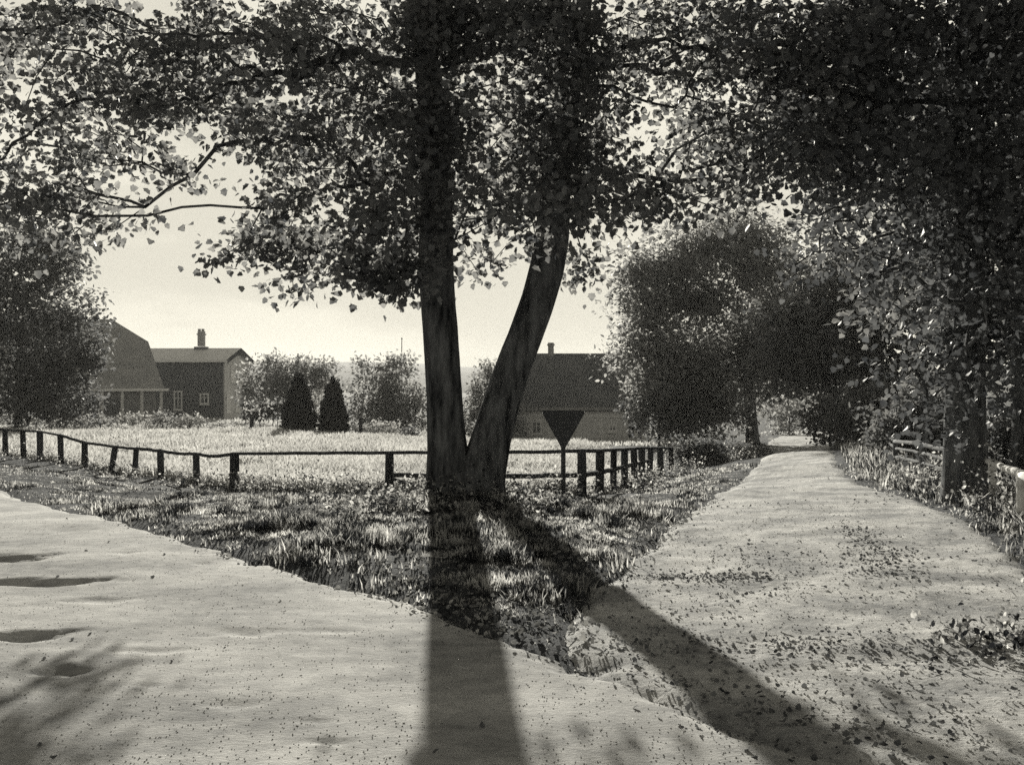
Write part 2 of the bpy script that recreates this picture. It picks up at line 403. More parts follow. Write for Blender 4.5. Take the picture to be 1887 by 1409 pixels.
# ------------------------------------------------------------------ foliage machinery
LOBED = np.array([(0, 0), (.14, .04), (.40, .06), (.38, .26), (.54, .46), (.36, .56), (.24, .80), (0, 1.0), (-.24, .80), (-.36, .56), (-.54, .46), (-.38, .26), (-.40, .06), (-.14, .04)])
OVAL = np.array([(0, 0), (.27, .3), (.25, .65), (0, 1.0), (-.25, .65), (-.27, .3)])
QUAD = np.array([(0, 0), (.38, .5), (0, 1.0), (-.38, .5)])
def leaves_mesh(name, P, size, r, shape=OVAL, out=None, down=0.35, flat=0.5, var=(.65, 1.25)):
    n = len(P)
    t = r.normal(0, 1, (n, 3)); t /= np.linalg.norm(t, axis=1)[:, None]
    if out is not None: t = t + out
    t[:, 2] -= down
    t /= np.linalg.norm(t, axis=1)[:, None]
    nn = r.normal(0, 1, (n, 3)); nn[:, 2] = np.abs(nn[:, 2]) + flat
    s = np.cross(t, nn); s /= np.linalg.norm(s, axis=1)[:, None] + 1e-9
    u = np.cross(s, t)
    sz = size * r.uniform(*var, n)
    k = len(shape)
    fold = r.uniform(.05, .35, n); curl = r.uniform(-.25, .1, n)
    lx = shape[:, 0][None, :]; ly = shape[:, 1][None, :]
    lz = fold[:, None] * np.abs(lx) + curl[:, None] * (ly ** 2)
    V = P[:, None, :] + sz[:, None, None] * (lx[..., None] * s[:, None, :] + ly[..., None] * t[:, None, :] + lz[..., None] * u[:, None, :])
    F = np.arange(n * k).reshape(n, k)
    return mesh_from(name, V.reshape(-1, 3), [F], smooth=False)

def grow(trunk_pts, trunk_r, centers, r, path_w=0.35, droop=0.12, start=0.35, tip=0.012):
    """connect leaf-spray centres to the trunk; returns nodes, parents, radii"""
    T = np.asarray(trunk_pts, float); nT = len(T)
    nodes = [tuple(p) for p in T]; par = [-1] + list(range(nT - 1))
    cap = len(T) + len(centers) * 12 + 50
    A = np.zeros((cap, 3)); A[:nT] = T
    L = np.full(cap, 1e9); hh = np.concatenate([[0], np.cumsum(np.linalg.norm(np.diff(T, axis=0), axis=1))])
    s0 = int(start * nT)
    L[s0:nT] = hh[s0:nT] * 0.15
    cnt = nT
    d0 = np.min(np.linalg.norm(centers[:, None, :] - T[None, s0:, :], axis=2), axis=1)
    leaf_nodes = []
    parr = np.full(cap, -1); parr[:nT] = par
    for ci in np.argsort(d0):
        c = centers[ci]
        d = np.linalg.norm(A[:cnt] - c, axis=1)
        cost = d + path_w * L[:cnt] + 0.25 * np.maximum(A[:cnt, 2] - c[2], 0)
        j = int(np.argmin(cost)); dj = d[j]
        ns = int(min(10, max(2, dj / 0.35)))
        prev = j; a = A[j].copy()
        off = r.normal(0, 0.10 * dj, 3)
        for q in range(1, ns + 1):
            f = q / ns
            p = a * (1 - f) + c * f + off * math.sin(math.pi * f) + np.array([0, 0, droop * dj * math.sin(math.pi * f)]) + r.normal(0, .012 * dj, 3) * (q < ns)
            A[cnt] = p; parr[cnt] = prev; L[cnt] = L[prev] + dj / ns; prev = cnt; cnt += 1
        leaf_nodes.append(prev)
    w = np.zeros(cnt)
    for l in leaf_nodes: w[l] += 1
    for i in range(cnt - 1, nT - 1, -1):
        w[parr[i]] += w[i]
    rad = tip * np.maximum(w, 1) ** 0.45
    rad[:nT] = trunk_r
    return A[:cnt], parr[:cnt], rad, nT
def branch_mesh(name, A, par, rad, nT, sides=5):
    idx = np.arange(nT, len(A))
    p0 = A[par[idx]]; p1 = A[idx]
    r1 = rad[idx]; r0 = np.minimum(rad[par[idx]], r1 * 1.6)
    t = p1 - p0; t /= np.linalg.norm(t, axis=1)[:, None] + 1e-9
    ref = np.where(np.abs(t[:, 2:3]) > .8, np.array([[1.0, 0, 0]]), np.array([[0, 0, 1.0]]))
    a = np.cross(ref, t); a /= np.linalg.norm(a, axis=1)[:, None] + 1e-9
    b = np.cross(t, a)
    th = np.linspace(0, 2 * np.pi, sides, endpoint=False)
    c = np.cos(th)[None, :, None] * a[:, None, :] + np.sin(th)[None, :, None] * b[:, None, :]
    V0 = p0[:, None, :] + r0[:, None, None] * c; V1 = p1[:, None, :] + r1[:, None, None] * c
    m = len(idx)
    V = np.concatenate([V0, V1], 1).reshape(-1, 3)
    base = (np.arange(m) * 2 * sides)[:, None]
    k = np.arange(sides); k2 = (k + 1) % sides
    F = np.stack([base + k, base + k2, base + sides + k2, base + sides + k], 2).reshape(-1, 4)
    return V, F
def tube_path(pts, n):
    pts = np.asarray(pts, float)
    s = np.concatenate([[0], np.cumsum(np.linalg.norm(np.diff(pts[:, :3], axis=0), axis=1))])
    t = np.linspace(0, s[-1], n)
    q = np.stack([np.interp(t, s, pts[:, i]) for i in range(pts.shape[1])], 1)
    k = max(3, n // 10) | 1; h = k // 2
    qp = np.concatenate([2 * q[0] - q[1:h + 1][::-1], q, 2 * q[-1] - q[-h - 1:-1][::-1]])
    return np.stack([np.convolve(qp[:, i], np.ones(k) / k, 'valid') for i in range(q.shape[1])], 1)
def bark_tube(pts, rad, sides=40, amp=0.05, flare=0.0, seed=0, flare_h=0.35):
    pts = np.asarray(pts); m = len(pts); r = np.random.default_rng(seed)
    T = np.gradient(pts, axis=0); T /= np.linalg.norm(T, axis=1)[:, None]
    a = np.cross(np.array([0, 1.0, 0]), T); a /= np.linalg.norm(a, axis=1)[:, None]; b = np.cross(T, a)
    th = np.linspace(0, 2 * np.pi, sides, endpoint=False)
    hh = np.concatenate([[0], np.cumsum(np.linalg.norm(np.diff(pts, axis=0), axis=1))])
    TH, HH = np.meshgrid(th, hh)
    cx_, sy_ = np.cos(TH) * 3 + seed, np.sin(TH) * 3
    ridge = fbm(cx_ * 1.7 + HH * .15, sy_ * 1.7 + HH * .9, 1.6, seed + 2) - .5
    big = fbm(cx_ * .5, sy_ * .5 + HH * .8, .7, seed + 9) - .5
    roots = sum(np.maximum(0, np.cos(TH - q)) ** 6 for q in r.uniform(0, 6.28, 5))
    rr = np.asarray(rad)[:, None] * (1 + amp * ridge * 2 + amp * 2.2 * big + flare * np.exp(-HH / flare_h) * (0.55 + .8 * roots))
    V = pts[:, None, :] + rr[..., None] * (np.cos(TH)[..., None] * a[:, None, :] + np.sin(TH)[..., None] * b[:, None, :])
    i = np.arange(m * sides).reshape(m, sides); j = np.roll(i, -1, axis=1)
    F = np.stack([i[:-1].ravel(), j[:-1].ravel(), j[1:].ravel(), i[1:].ravel()], 1)
    return V.reshape(-1, 3), F
def join(parts):
    Vs, Fs, n = [], [], 0
    for V, F in parts:
        Vs.append(V); Fs.append(F + n); n += len(V)
    return np.concatenate(Vs), np.concatenate(Fs)

def spray(centers, per, spread, r, flat=0.6):
    n = len(centers)
    k = np.repeat(np.arange(n), per)
    o = r.normal(0, 1, (len(k), 3)); o[:, 2] *= flat
    ln = np.linalg.norm(o, axis=1)[:, None]; o = o / ln * np.minimum(ln, 2.2)
    return centers[k] + o * spread, o

# ------------------------------------------------------------------ the twin-stemmed tree
TX, TY = -0.74, 16.0
GRID = """
8 8 8 8 8 8 8 9 8 9 9 8 8 8 8 8
8 8 8 8 7 8 8 8 8 9 9 8 8 8 9 9
5 7 8 8 8 9 8 2 5 8 7 7 6 8 9 9
1 6 8 8 8 7 8 5 4 6 8 6 5 8 9 9
1 7 8 7 8 8 8 8 8 7 6 4 7 8 9 9
2 8 5 3 5 8 8 8 8 8 8 6 7 8 8 8
4 5 5 4 5 7 8 4 7 8 8 8 3 7 7 6
8 7 5 1 0 6 7 6 7 8 8 7 6 5 2 1
2 2 1 0 6 6 4 5 6 6 5 2 0 0 0 0
0 0 0 0 5 4 5 7 3 0 0 0 0 0 0 0
0 0 0 0 0 1 0 3 0 0 0 0 0 0 0 0"""
def grid_centers(grid, x0, d0, sig, k, r, cw=100, ch=50, y0=0, lim=3.0, shift=None):
    C = []
    for iy, row in enumerate(grid.strip().split("\n")):
        for ix, v in enumerate(row.split()):
            c = int(v) / 10.0
            n = r.poisson(-math.log(1 - min(c, .95)) * k) if c > 0 else 0
            for _ in range(n):
                d = d0 + float(np.clip(r.normal(0, sig), -lim, lim))
                if shift: d = shift(ix, iy, d, d0)
                C.append(W(x0 + (ix + r.random()) * cw, y0 + (iy + r.random()) * ch, d))
    return np.array(C)
def twin_tree():
    r = np.random.default_rng(11)
    b = thing("twin_stemmed_tree", "big broadleaf tree forking into two dark stems where the roads meet", "tree", (TX, TY, hz(TX, TY)))
    base = np.array([TX, TY, hz(TX, TY)])
    def px(x, y, dd=0): return W(x, y, TY + dd)
    left = np.array([list(px(834, 935)) + [.32], list(px(830, 900)) + [.29], list(px(826, 850)) + [.265], list(px(822, 790)) + [.25], list(px(817, 700)) + [.245], list(px(812, 600)) + [.235], list(px(803, 500)) + [.245], list(px(804, 440)) + [.24],
                     list(px(806, 330, -.1)) + [.21], list(px(795, 180, -.25)) + [.18], list(px(770, 0, -.4)) + [.14], list(px(760, -200, -.5)) + [.09], list(px(740, -380, -.6)) + [.03]])
    right = np.array([list(px(872, 935)) + [.33], list(px(880, 900)) + [.30], list(px(892, 850)) + [.275], list(px(910, 790, .05)) + [.262], list(px(935, 704, .1)) + [.245], list(px(977, 600, .15)) + [.235], list(px(1009, 500, .2)) + [.235], list(px(1018, 440, .2)) + [.245],
                      list(px(1024, 330, .3)) + [.21], list(px(1045, 180, .5)) + [.18], list(px(1075, 0, .6)) + [.14], list(px(1090, -200, .7)) + [.09], list(px(1110, -360, .8)) + [.03]])
    stems = []
    for nm, P, sd, lb in (("trunk", left, 3, "upright dark stem"), ("trunk", right, 8, "stem leaning to the right")):
        q = tube_path(P, 90)
        V, F = bark_tube(q[:, :3], q[:, 3], 72, 0.06, 0.42, sd)
        o = obj(nm, mesh_from(nm, V - base, [F]), M['bark'], b); o['label'] = lb
        stems.append(q)
    # knot on the leaning stem
    def low_boughs(ix, iy, d, d0):      # the lowest boughs reach out towards the road, one reaches back
        if iy < 7: return d
        return d0 + 1.9 + (d - d0) * .4 if (ix == 5 and iy >= 9) else d0 - (1.3 if ix < 5 else 1.9) + (d - d0) * .45
    C = grid_centers(GRID, 0, TY, 1.25, 3.5, r, shift=low_boughs)
    side = grid_centers("8 8\n8 8\n6 6\n2 2\n4 3\n5 4\n7 7\n8 8\n2 2", -200, TY, 1.3, 3.8, r)
    n = 1300
    top = r.normal(0, 1, (n, 3)); top /= np.linalg.norm(top, axis=1)[:, None]; top *= r.random((n, 1)) ** (1 / 3)
    top = top * np.array([7.5, 6.8, 4.6]) + np.array([-.6, TY - 2.5, 8.0]); top = top[top[:, 2] > np.maximum(6.2, 2.6 + .36 * top[:, 1])]  # unseen crown overhead, stretched towards the camera to cut sky fill
    hang = np.array([W(x, y, TY + dd) for x, y, dd in [(532, 500, 1.3), (540, 535, 1.3), (560, 490, 1.4), (580, 470, 1.5), (520, 470, 1.5), (500, 460, 1.6), (470, 470, 1.6), (440, 460, 1.8), (455, 445, 1.9), (480, 440, 1.9), (510, 440, 1.8), (545, 450, 1.9), (570, 455, 1.8), (530, 425, 2.0), (490, 420, 2.0), (560, 420, 2.0), (590, 440, 2.0), (655, 510, -2.2), (690, 520, -2.2), (720, 520, -2.2), (740, 500, -2.2), (205, 425, -.4), (400, 480, -.6), (880, 500, .3), (910, 480, .2), (1075, 470, .6), (1090, 500, .6), (1065, 515, .6), (50, 250, .2), (40, 200, .2)]])
    front = np.array([W(r.uniform(745, 860), r.uniform(-20, 430), TY - r.uniform(.5, 1.5)) for _ in range(55)] + [W(r.uniform(965, 1080), r.uniform(-20, 400), TY - r.uniform(.5, 1.5)) for _ in range(45)])
    cen = np.concatenate([C, side, hang, front])
    allc = np.concatenate([cen, top])
    # nearest stem gets the spray
    parts = []
    for k, q in enumerate(stems):
        oth = stems[1 - k]
        dk = np.min(np.linalg.norm(allc[:, None, :] - q[None, 30::4, :3], axis=2), axis=1); do = np.min(np.linalg.norm(allc[:, None, :] - oth[None, 30::4, :3], axis=2), axis=1)
        A, par, rad, nT = grow(q[:, :3], q[:, 3], allc[dk <= do], r, start=0.42, path_w=.35, tip=.0062, droop=.04)
        parts.append(branch_mesh("b", A, par, rad, nT))
    V, F = join(parts)
    obj("branches", mesh_from("branches", V - base, [F]), M['bark'], b)
    P1, o1 = spray(cen, 44, .235, r)
    P2, o2 = spray(top, 26, .36, r)
    hn, ho = spray(hang, 12, .12, r)
    P = np.concatenate([P1, P2, hn]); o = np.concatenate([o1, o2, ho])
    obj("crown", leaves_mesh("crown", P - base, 0.098, r, LOBED, out=o * .35, down=.5), M['leaf'], b)
twin_tree()

# ------------------------------------------------------------------ generic broadleaf trees and bushes
def blob_centers(blobs, r):
    C = []
    for (x, y, z, rx, ry, rz, n) in blobs:
        v = r.normal(0, 1, (n, 3)); v /= np.linalg.norm(v, axis=1)[:, None]
        rad = np.maximum(r.random(n) ** .33, r.random(n) ** .33)
        rad *= 0.78 + 0.5 * (vnoise(v[:, 0] * 2 + x, v[:, 2] * 2 + v[:, 1] * 1.3, 1.3, int(abs(x * 7 + z * 3)) % 40))
        C.append(v * rad[:, None] * np.array([rx, ry, rz]) + np.array([x, y, z]))
    return np.concatenate(C)
def tree(name, label, cat, x, y, trunk, tr, blobs, leafm, leaf, per, spread, shape=OVAL, seed=1, group=None, start=.35, down=.3, extra=None, parts=("trunk", "crown"), tip=.012, zmin=.25):
    r = np.random.default_rng(seed)
    z0 = hz(x, y)
    base = np.array([x, y, z0])
    b = thing(name, label, cat, tuple(base), group=group)
    C = blob_centers(blobs, r)
    C = C + r.normal(0, 1, C.shape) * np.minimum(.35, .12 * np.ptp(C[:, 2]))
    if extra is not None: C = np.concatenate([C, extra])
    C[:, 2] = np.maximum(C[:, 2], Hg(C[:, 0], C[:, 1]) + zmin)
    q = tube_path(np.array([[px, py, pz, rr] for (px, py, pz), rr in zip(trunk, tr)]), 40)
    V, F = bark_tube(q[:, :3], q[:, 3], 20, .06, .3, seed % 30)
    A, par, rad, nT = grow(q[:, :3], q[:, 3], C, r, start=start, tip=tip)
    rad = np.minimum(rad, np.max(q[:, 3]) * .8)
    V, F = join([(V, F), branch_mesh("b", A, par, rad, nT, 4)])
    obj(parts[0], mesh_from(parts[0], V - base, [F]), M['bark'], b)
    P, o = spray(C, per, spread, r, .7)
    P[:, 2] = np.maximum(P[:, 2], Hg(P[:, 0], P[:, 1]) + .04)
    obj(parts[1], leaves_mesh(parts[1], P - base, leaf, r, shape, out=o * .4, down=down), M[leafm], b)
    return b
def up(x, y, h, lean=(0, 0), sink=.15):
    z = hz(x, y)
    return [(x, y, z - sink), (x + lean[0] * .2, y + lean[1] * .2, z + h * .3), (x + lean[0] * .6, y + lean[1] * .6, z + h * .65), (x + lean[0], y + lean[1], z + h)]
def B(px, py, d, rxp, rzp, n, ry=None):
    p = W(px, py, d); k = d / FPX
    return (p[0], p[1], p[2], rxp * k, (ry if ry else rxp * k * .9), rzp * k, n)

RG = """
3 7 9 9 9 9 9
3 8 9 9 9 9 9
4 8 9 9 9 9 9
4 8 9 9 9 9 9
3 8 9 9 9 9 9
2 6 9 9 9 9 9
1 5 8 9 9 9 9
0 1 6 9 9 9 9
0 0 4 9 9 9 9
0 1 2 8 9 9 9
0 0 1 7 9 8 9
0 0 0 5 8 8 9
0 0 1 5 8 8 7
0 0 1 4 7 8 7
0 0 0 3 5 6 6
0 0 0 0 3 4 4"""
rr_ = np.random.default_rng(23)
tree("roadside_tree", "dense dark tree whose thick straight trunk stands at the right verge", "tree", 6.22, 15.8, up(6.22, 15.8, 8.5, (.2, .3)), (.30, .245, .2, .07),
     [(6.6, 14.6, 9.5, 4.6, 5.5, 3.0, 330), (7.5, 15.0, 5.5, 2.2, 2.0, 2.6, 60)], 'leaf_deep', .10, 42, .26, LOBED, 21, start=.3, extra=grid_centers(RG, 1300, 15.6, 1.2, 2.7, rr_, lim=2.4))  # high blob is out of view, widened overhead to block sky fill
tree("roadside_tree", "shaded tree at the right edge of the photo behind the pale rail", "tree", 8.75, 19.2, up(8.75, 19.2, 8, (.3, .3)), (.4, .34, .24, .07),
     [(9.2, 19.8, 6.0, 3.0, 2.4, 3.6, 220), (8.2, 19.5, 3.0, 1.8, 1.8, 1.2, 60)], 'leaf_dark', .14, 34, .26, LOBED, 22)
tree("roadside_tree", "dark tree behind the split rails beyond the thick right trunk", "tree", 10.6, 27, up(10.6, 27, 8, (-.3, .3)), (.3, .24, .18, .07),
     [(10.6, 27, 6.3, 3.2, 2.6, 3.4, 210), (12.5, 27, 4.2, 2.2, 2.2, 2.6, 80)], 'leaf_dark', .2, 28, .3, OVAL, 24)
tree("roadside_tree", "leafy tree overhanging the far road just past its crest", "tree", 15.2, 47, up(15.2, 47, 7.5, (-.8, 0)), (.3, .25, .2, .07),
     [B(1500, 630, 46, 115, 80, 190), B(1600, 570, 47, 130, 110, 190), B(1640, 700, 47, 90, 60, 80)], 'leaf_dark', .26, 30, .38, OVAL, 25)
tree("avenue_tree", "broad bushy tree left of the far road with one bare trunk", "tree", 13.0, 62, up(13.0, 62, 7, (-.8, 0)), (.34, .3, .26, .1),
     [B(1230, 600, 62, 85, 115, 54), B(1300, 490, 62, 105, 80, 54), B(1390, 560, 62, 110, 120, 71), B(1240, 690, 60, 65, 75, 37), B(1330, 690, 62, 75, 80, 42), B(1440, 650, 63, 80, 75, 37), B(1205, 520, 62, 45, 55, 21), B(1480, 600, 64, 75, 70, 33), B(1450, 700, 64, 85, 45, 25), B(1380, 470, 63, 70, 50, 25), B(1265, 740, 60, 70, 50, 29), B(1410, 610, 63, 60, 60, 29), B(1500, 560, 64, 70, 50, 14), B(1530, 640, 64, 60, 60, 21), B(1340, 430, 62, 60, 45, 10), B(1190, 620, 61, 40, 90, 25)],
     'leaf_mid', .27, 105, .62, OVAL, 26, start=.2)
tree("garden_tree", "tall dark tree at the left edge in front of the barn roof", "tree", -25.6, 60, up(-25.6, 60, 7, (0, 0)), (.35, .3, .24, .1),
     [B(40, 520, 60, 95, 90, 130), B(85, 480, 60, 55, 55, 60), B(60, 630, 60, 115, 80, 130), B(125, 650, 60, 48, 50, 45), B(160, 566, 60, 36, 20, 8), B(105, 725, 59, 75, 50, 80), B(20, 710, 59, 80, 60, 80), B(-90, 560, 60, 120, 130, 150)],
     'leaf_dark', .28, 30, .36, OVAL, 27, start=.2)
tree("fruit_tree", "rounded grey-leaved tree right of the pale gabled house", "tree", W(530, 700, 85)[0], 85, up(W(530, 700, 85)[0], 85, 3.6), (.2, .16, .12, .06),
     [B(490, 705, 85, 42, 38, 70), B(540, 690, 85, 55, 38, 90), B(582, 700, 85, 30, 32, 40)], 'leaf_mid', .30, 26, .34, OVAL, 28)
tree("fruit_tree", "rounded bushy tree just left of the upright stem", "tree", W(712, 740, 80)[0], 80, up(W(712, 740, 80)[0], 80, 4), (.2, .16, .12, .06),
     [B(690, 725, 80, 50, 52, 90), B(740, 722, 80, 45, 52, 90), B(700, 775, 79, 55, 32, 60), B(770, 770, 80, 35, 30, 40)], 'leaf_mid', .28, 26, .34, OVAL, 29, start=.2)
tree("tall_bush", "rounded bush seen through the fork of the two stems", "bush", W(893, 745, 75)[0], 75, up(W(893, 745, 75)[0], 75, 3), (.14, .12, .1, .05),
     [B(900, 725, 75, 42, 42, 90), B(880, 775, 75, 35, 35, 60), B(930, 770, 75, 35, 40, 60)], 'leaf_mid', .24, 26, .28, OVAL, 30, start=.15, parts=("stem", "foliage"))

# shrubs: label, px, py(center), d, rx, rz, material
def bush(label, px, py, d, rx, rz, n, lm, seed, leaf=.2, per=24, name="shrub", group=None):
    p = W(px, py, d)
    tree(name, label, "shrub", p[0], d, up(p[0], d, max(.5, p[2] - hz(p[0], d))), (.07, .06, .05, .03), [B(px, py, d, rx, rz, n)], lm, leaf, per, leaf * 1.1, OVAL, seed, group, start=.1, down=.0, parts=("stem", "foliage"), tip=.008, zmin=.12)
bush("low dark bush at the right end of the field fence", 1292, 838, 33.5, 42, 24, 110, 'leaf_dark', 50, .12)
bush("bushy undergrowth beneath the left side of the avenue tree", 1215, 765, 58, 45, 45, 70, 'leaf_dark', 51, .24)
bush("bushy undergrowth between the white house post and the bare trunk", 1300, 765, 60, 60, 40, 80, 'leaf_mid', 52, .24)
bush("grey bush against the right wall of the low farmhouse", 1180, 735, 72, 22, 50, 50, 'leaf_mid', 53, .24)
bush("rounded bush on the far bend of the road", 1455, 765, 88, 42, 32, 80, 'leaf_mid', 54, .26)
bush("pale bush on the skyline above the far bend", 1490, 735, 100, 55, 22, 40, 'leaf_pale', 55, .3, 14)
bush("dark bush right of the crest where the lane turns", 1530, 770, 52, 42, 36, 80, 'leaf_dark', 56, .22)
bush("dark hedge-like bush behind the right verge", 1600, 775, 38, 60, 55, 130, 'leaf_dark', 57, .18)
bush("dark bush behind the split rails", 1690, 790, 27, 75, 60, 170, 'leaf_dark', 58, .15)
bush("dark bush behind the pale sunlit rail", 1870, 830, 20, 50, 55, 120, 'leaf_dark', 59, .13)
bush("small round dark shrub in front of the rounded bushy tree", 757, 805, 57, 13, 11, 26, 'leaf_dark', 60, .14)
for i, (px, py, rx, rz, d, lm, lb) in enumerate([
    (40, 778, 45, 14, 60, 'leaf_mid', "flowering shrub at the foot of the tall left tree"), (120, 785, 40, 12, 60, 'leaf_pale', "pale flowering shrub left of the bright shrub row"),
    (185, 782, 30, 14, 61, 'leaf_mid', "shrub below the left end of the barn wall"), (245, 778, 32, 13, 62, 'leaf_pale', "pale flowering shrub in front of the barn posts"),
    (300, 780, 30, 14, 62, 'leaf_mid', "shrub below the barn's right corner"), (350, 780, 30, 15, 62, 'leaf_pale', "bright flowering shrub below the dark brick wall"),
    (405, 790, 32, 10, 62, 'leaf_mid', "low shrub beside the garden lane"), (480, 795, 26, 8, 62, 'leaf_mid', "low shrub left of the first conifer"),
    (577, 765, 12, 38, 63, 'leaf_pale', "tall pale bush between the two conifers"), (655, 795, 26, 12, 62, 'leaf_mid', "low shrub right of the second conifer"), (705, 792, 28, 12, 62, 'leaf_pale', "pale low shrub left of the upright stem")]):
    bush(lb, px, py, d, rx, rz, 36, lm, 70 + i, .16, 18, group="garden shrubs along the field edge")
bush("dark bush at the right side of the gabled house", 463, 738, 100, 20, 12, 30, 'leaf_dark', 90, .25)

# hedge by the house
def hedge(label, px0, px1, py0, py1, d, seed):
    r = np.random.default_rng(seed); k = d / FPX
    n = int((px1 - px0) * 1.6)
    C = np.array([W(r.uniform(px0, px1), r.uniform(py0, py1), d + r.uniform(-.35, .35)) for _ in range(n)])
    x = W((px0 + px1) / 2, 0, d)[0]; base = np.array([x, d, hz(x, d)])
    b = thing("hedge", label, "hedge", tuple(base))
    P, o = spray(C, 20, .16, r)
    obj("foliage", leaves_mesh("foliage", P - base, .24, r, OVAL), M['leaf_dark'], b)
    mb = MB()
    for i in range(10):
        xx = W(px0 + (px1 - px0) * (i + .5) / 10, 0, d)[0]
        mb.loft([(xx - x, 0, -.05), (xx - x + .04, 0, .5), (xx - x, 0.03, float(C[:, 2].max() - base[2]) * .8)], [.04, .03, .02], 6)
    mb.build("stems", M['bark'], b, True)
hedge("clipped dark hedge left of the first conifer", 448, 532, 744, 770, 92, 5)

# conifers
def conifer(px, top, bot, half, d, seed, label):
    r = np.random.default_rng(seed)
    p = W(px, bot, d); x = p[0]; zb = hz(x, d); h = W(px, top, d)[2] - zb; w = half * d / FPX
    base = np.array([x, d, zb])
    b = thing("conifer", label, "conifer", tuple(base), group="conifers in the garden")
    mb = MB(); mb.loft([(0, 0, -.1), (0, 0, h * .5), (0.02, 0, h * .97)], [.09, .06, .015], 8); mb.build("trunk", M['bark'], b, True)
    n = 900
    f = 1 - np.sqrt(r.random(n)); th = r.uniform(0, 6.283, n)
    prof = w * (1 - f) ** .75 * np.where(f < .08, .8, 1) * (.62 + .7 * vnoise(th * 1.6, f * 11, 1, seed)) * r.uniform(.6, 1.12, n)
    C = np.stack([prof * np.cos(th), prof * np.sin(th), .08 + f * h * .97], 1)
    P, o = spray(C, 12, .075, r, 1.2)
    outw = np.stack([np.cos(th), np.sin(th), np.full(n, .9)], 1)[np.repeat(np.arange(n), 12)]
    obj("crown", leaves_mesh("crown", P, .17, r, QUAD, out=outw * 1.3, down=0), M['conifer'], b)
conifer(551, 690, 805, 29, 62, 3, "left one of the two dark pointed conifers in the garden")
conifer(614, 697, 805, 25, 61, 9, "right one of the two dark pointed conifers in the garden")

# ------------------------------------------------------------------ buildings
def gable_house_barn():
    c = W(303, 716, 100)
    x, y = c[0], c[1]; zg = -1.85
    rot = R(38)
    b = thing("barn", "old barn with a big half-hipped tile roof and low boarded wall", "barn", (x, y, zg), rot)
    L, Wd, hw, rise = 17.0, 11.0, c[2] - zg, 6.0
    # local: right-front eave corner at (0,0); ridge along -X at y=Wd/2
    hx = 2.4
    zr = hw + rise; zh = hw + rise * .70; f = .70
    A0, A1 = (-L, 0, hw), (0, 0, hw)
    R0, R1 = (-L, Wd / 2, zr), (-hx, Wd / 2, zr)
    V0 = (0, Wd / 2 * f, zh); V1 = (0, Wd - Wd / 2 * f, zh)
    mb = MB()
    mb.slab([A0, A1, V0, R1, R0], .22)
    mb.slab([(-L, Wd, hw), R0, R1, V1, (0, Wd, hw)], .22)
    mb.slab([R1, V0, V1], .22)
    rf = mb.build("roof", M['barnroof'], b)
    m2 = MB()
    m2.loft([(-L, Wd / 2, zr + .04), (-hx, Wd / 2, zr + .04)], .13, 8); m2.build("ridge_tiles", M['barnroof'], rf, True)
    mb = MB(); i = .5
    mb.box(-L + i, -i, i + .12, Wd - i, -.3, hw + .25)
    mb.prism([(-i, i + .12, hw + .2), (-i, Wd - i, hw + .2), (-i, Wd - Wd / 2 * f - .1, zh - .3), (-i, Wd / 2 * f + .1, zh - .3)], (0, 0, 0), (-.25, 0, 0))
    mb.build("wall", M['boards'], b)
    mb = MB(); mb.box(-L, .35, -.13, -.003, hw - .2, hw + .02); mb.build("eaves_board", M['white'], b)
    for k in range(6):
        mb = MB(); xx = -.25 - k * 1.7
        mb.box(xx - .11, xx + .11, .05, .27, -.3, hw - .21); o = mb.build("post", M['palewood'], b)
    mb = MB(); mb.box(-5.6, -3.4, i + .06, i + .118, 0, 2.1); mb.build("door", M['brick'], b)
gable_house_barn()

def window(parent, x, z, w, h, axis, at, pane='glass'):
    """axis 'y': wall facing -Y at y=at; axis 'x': wall facing +X at x=at"""
    t = .07
    def bx(mb, u0, u1, z0, z1, d0, d1):
        if axis == 'y': mb.box(u0, u1, at - d1, at - d0, z0, z1)
        else: mb.box(at + d0, at + d1, u0, u1, z0, z1)
    wn = MB(); bx(wn, x - w / 2, x + w / 2, z, z + h, .003, .02)
    o = wn.build("window", M[pane], parent)
    fr = MB()
    bx(fr, x - w / 2 - t, x - w / 2 + t, z - t, z + h + t, .021, .07); bx(fr, x + w / 2 - t, x + w / 2 + t, z - t, z + h + t, .021, .07)
    bx(fr, x - w / 2 + t, x + w / 2 - t, z - t, z + t, .021, .07); bx(fr, x - w / 2 + t, x + w / 2 - t, z + h - t, z + h + t, .021, .07)
    bx(fr, x - .04, x + .04, z + t, z + h - t, .021, .06)
    bx(fr, x - w / 2 + t, x - .04, z + h * .6, z + h * .6 + .06, .021, .055); bx(fr, x + .04, x + w / 2 - t, z + h * .6, z + h * .6 + .06, .021, .055)
    fr.build("frame", M['white'], o)
    sl = MB(); bx(sl, x - w / 2 - .12, x + w / 2 + .12, z - t - .08, z - t - .002, .003, .14); sl.build("sill", M['white'], o)

